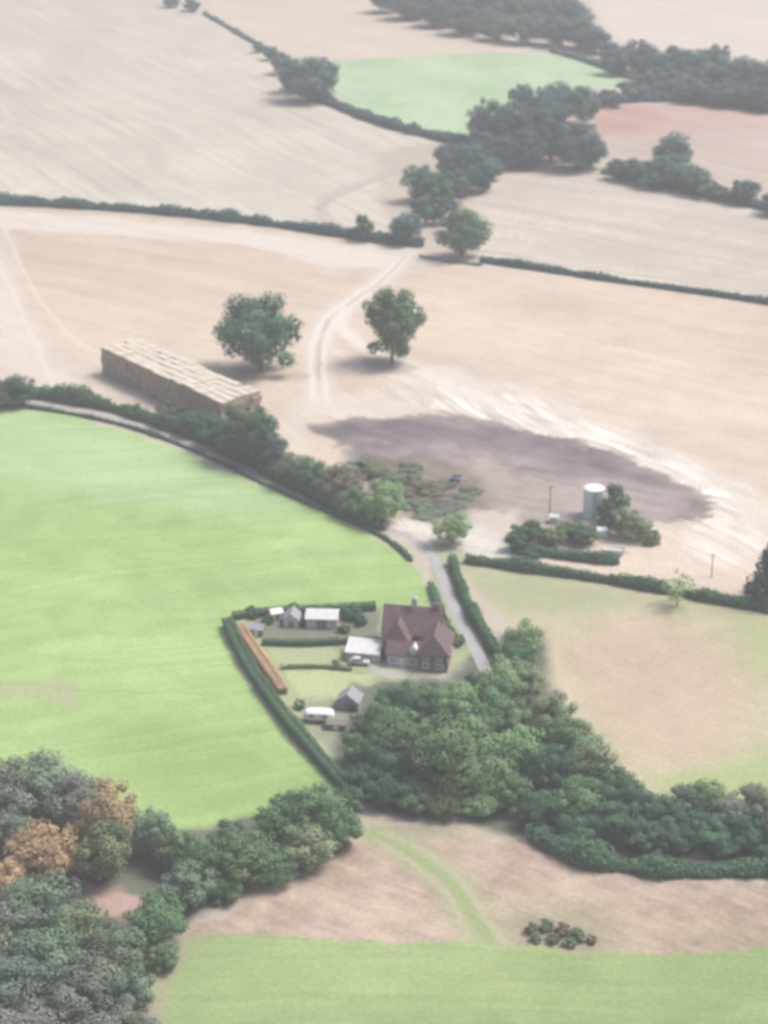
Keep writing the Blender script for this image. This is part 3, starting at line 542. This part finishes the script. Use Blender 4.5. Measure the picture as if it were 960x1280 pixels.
# ------------------------------------------------ sheds
def shed(cx,cy,w,dp,ze,zr,rot,wm,rm,name,label,axis='x',door=True):
    p=P(cx,cy); e=ob(name,None,label=label,cat="shed",loc=(p[0],p[1],0),rot=math.radians(rot))
    gable(-w/2,w/2,0,dp,ze,zr,axis,e,wm,rm,over=.2,th=.1)
    if door: ob("door",boxm("door",-w*.16,w*.16,-.06,-.004,.02,min(2.0,ze-.15),WOOD if wm is not WOOD else WH),parent=e)
    return e
shed(402,786,6.6,4.6,2.2,2.9,-3,REN,FELT,"garage","pale garage with white sheet roof against the hedge")
shed(364,784,3.2,3.8,1.6,2.9,-4,FELT,SLATE,"greenhouse","small pale grey pitched garden shelter",axis='y')
shed(347,776,2.4,2.4,1.7,2.3,20,WH,WH,"garden_shed","small white garden shed beside the hedge")
shed(320,796,2.8,2.6,1.6,2.1,-10,WOOD,SLATE,"garden_shed","small wooden shed with grey roof")
shed(434,888,4.4,3.6,1.8,3.4,-14,SLATE,SLATE,"garden_shed","blue grey shed with steep pitched roof",axis='y')
shed(420,913,3.6,2.4,1.2,1.6,-8,WOOD,WOOD,"garden_shed","low wooden shed with flat grey roof")
TYRE=mat("tyre_rubber",(.05,.05,.05),noise=.1)
def wheel(x,y,r,e):
    v,f=tube([(x,y-.11,r),(x,y+.11,r)],[r,r],14); v+=[np.array((x,y-.11,r)),np.array((x,y+.11,r))]; f+=[(k,(k+1)%14,28) for k in range(14)]+[(14+k,14+(k+1)%14,29) for k in range(14)]
    ob("wheel",pm("wheel",v,f,TYRE),parent=e)
def car(cx,cy,rot,L,paint,label,name="parked_car"):
    p=P(cx,cy); e=ob(name,None,label=label,cat="car",loc=(p[0],p[1],0),rot=math.radians(rot)); h=L/2; 
    prof=[(-h,.4),(-h,.95),(-h+.25,1.05),(-h+.7,1.5),(h-2.1,1.52),(h-1.3,1.02),(h-.15,.85),(h,.42)]
    n=len(prof); V=[]
    for y in (-.92,.92):
        for a,b in prof: V.append((a,y*(.86 if b>1.25 else 1),b))
    Fc=[tuple(range(n)),tuple(range(2*n-1,n-1,-1))]+[(i,(i+1)%n,(i+1)%n+n,i+n) for i in range(n)]
    ob("body",pm("body",V,Fc,paint,.05),parent=e)
    zt=1.42; x0=-h+.75; x1=h-1.9
    for s in (-1,1): ob("side_window",pm("side_window",[(x0-.3,s*.905,1.1),(x1+.45,s*.905,1.1),(x1-.05,s*.83,zt),(x0+.1,s*.83,zt),(x0-.3,s*.93,1.1),(x1+.45,s*.93,1.1),(x1-.05,s*.85,zt),(x0+.1,s*.85,zt)],BF,GL),parent=e)
    xa,za,xb,zb=(h-2.0,1.47,h-1.38,1.08)
    ob("windscreen",pm("windscreen",[(xa,-.72,za),(xb,-.8,zb),(xb,.8,zb),(xa,.72,za),(xa+.06,-.72,za+.03),(xb+.06,-.8,zb+.03),(xb+.06,.8,zb+.03),(xa+.06,.72,za+.03)],BF,GL),parent=e)
    for x in (-h+.85,h-.9):
        for s in (-1,1): wheel(x,s*.85,.34,e)
    return e
car(450,830,-8,4.2,mat("silver_paint",(.5,.51,.52),rough=.4,noise=.05),"silver car parked by the cottage annex")
p=P(399,901); cv=ob("caravan",None,label="low rounded white caravan parked beside garden shed",cat="caravan",loc=(p[0],p[1],0),rot=math.radians(-4))
V=[];Fc=[];nu,nv=28,12
for j in range(nv+1):
    ph=math.pi*j/nv; 
    for i in range(nu):
        th=2*math.pi*i/nu; se=lambda c,e:math.copysign(abs(c)**e,c)
        V.append((2.9*se(math.sin(ph),.45)*se(math.cos(th),.55),1.35*se(math.sin(ph),.45)*se(math.sin(th),.55),1.45+1.0*se(math.cos(ph),.6)))
for j in range(nv):
    for i in range(nu): Fc.append((j*nu+i,j*nu+(i+1)%nu,(j+1)*nu+(i+1)%nu,(j+1)*nu+i))
bm_=pm("body",V,Fc,WH); 
for q in bm_.polygons: q.use_smooth=True
ob("body",bm_,parent=cv)
for x in (-1.3,1.2): ob("side_window",boxm("side_window",x-.5,x+.5,-1.39,-1.33,1.5,1.95,GL),parent=cv)
for s in (-1,1): wheel(0,s*1.1,.36,cv)
v,f=tube([(2.8,0,.7),(4.0,0,.5)],[.07,.05],6); ob("drawbar",pm("drawbar",v,f,TYRE),parent=cv)
# ------------------------------------------------ tank
TK=mat("pale_mint_tank",(.66,.80,.73),noise=.06,scale=.6,stretch=(1,1,.2),rough=.7)
tp=P(741,644); te=ob("storage_tank",None,label="pale green cylindrical farm tank with white domed top",cat="tank",loc=(tp[0],tp[1],0))
R=2.4; v,f=tube([(0,0,0),(0,0,.3),(0,0,.31),(0,0,6.9)],[R+.15,R+.15,R,R],32); ob("tank_body",pm("tank_body",v,f,TK),parent=te)
v,f=tube([(0,0,6.9),(0,0,7.1),(0,0,7.35),(0,0,7.55),(0,0,7.62)],[R+.12,R+.12,R*.8,R*.4,.05],32); ob("tank_top",pm("tank_top",v,f,WH),parent=te)
V=[];Fc=[]
for s in (-.25,.25):
    v,f=tube([(s,-R-.2,.1),(s,-R-.2,7.2)],[.04,.04],6); o=len(V);V+=v;Fc+=[tuple(i+o for i in g) for g in f]
for k in range(18):
    v,f=tube([(-.25,-R-.2,.4+k*.38),(.25,-R-.2,.4+k*.38)],[.03,.03],5); o=len(V);V+=v;Fc+=[tuple(i+o for i in g) for g in f]
ob("ladder",pm("ladder",V,Fc,SLATE),parent=te)
shed(753,672,2.2,2.0,1.7,2.1,10,WH,WH,"utility_cabinet","small white cabin beside the storage tank",door=False)
shed(692,655,2.0,2.0,1.6,2.0,-10,REN,FELT,"utility_cabinet","small pale hut near the farmyard trees",door=False)
def trailer(cx,cy,rot,L,label,m):
    p=P(cx,cy); e=ob("farm_trailer",None,label=label,cat="trailer",loc=(p[0],p[1],0),rot=math.radians(rot)); h=L/2
    V=[];Fc=[]
    for b in [(-h,h,-1.1,1.1,.8,.95),(-h,h,-1.1,-1.04,.95,1.6),(-h,h,1.04,1.1,.95,1.6),(-h,-h+.06,-1.04,1.04,.95,1.6),(h-.06,h,-1.04,1.04,.95,1.6)]:
        o=len(V); x0,x1,y0,y1,z0,z1=b; V+=[(x0,y0,z0),(x1,y0,z0),(x1,y1,z0),(x0,y1,z0),(x0,y0,z1),(x1,y0,z1),(x1,y1,z1),(x0,y1,z1)];Fc+=[tuple(i+o for i in f) for f in BF]
    ob("trailer_bed",pm("trailer_bed",V,Fc,m),parent=e)
    v,f=tube([(h,0,.85),(h+1.4,0,.55)],[.07,.05],6); ob("drawbar",pm("drawbar",v,f,TYRE),parent=e)
    for x in (-.6,.4):
        for s in (-1,1): wheel(x,s*.96,.4,e)
trailer(768,693,-8,4.6,"white flat sided farm trailer by the hedge",WH)
trailer(570,603,-15,2.8,"grey farm trailer beside scrub in the yard",SLATE)
def pole(cx,cy,h):
    p=P(cx,cy); e=ob("telegraph_pole",None,label="thin dark wooden telegraph pole with crossarm",cat="pole",loc=(p[0],p[1],0),group="telegraph poles by the farm",rot=.3)
    v,f=tube([(0,0,-.2),(0,0,h)],[.14,.09],8); ob("post",pm("post",v,f,BARK),parent=e); ob("crossarm",boxm("crossarm",-.7,.7,-.16,-.10,h-.7,h-.55,BARK),parent=e)
pole(687,645,8.0);pole(889,722,6.0)
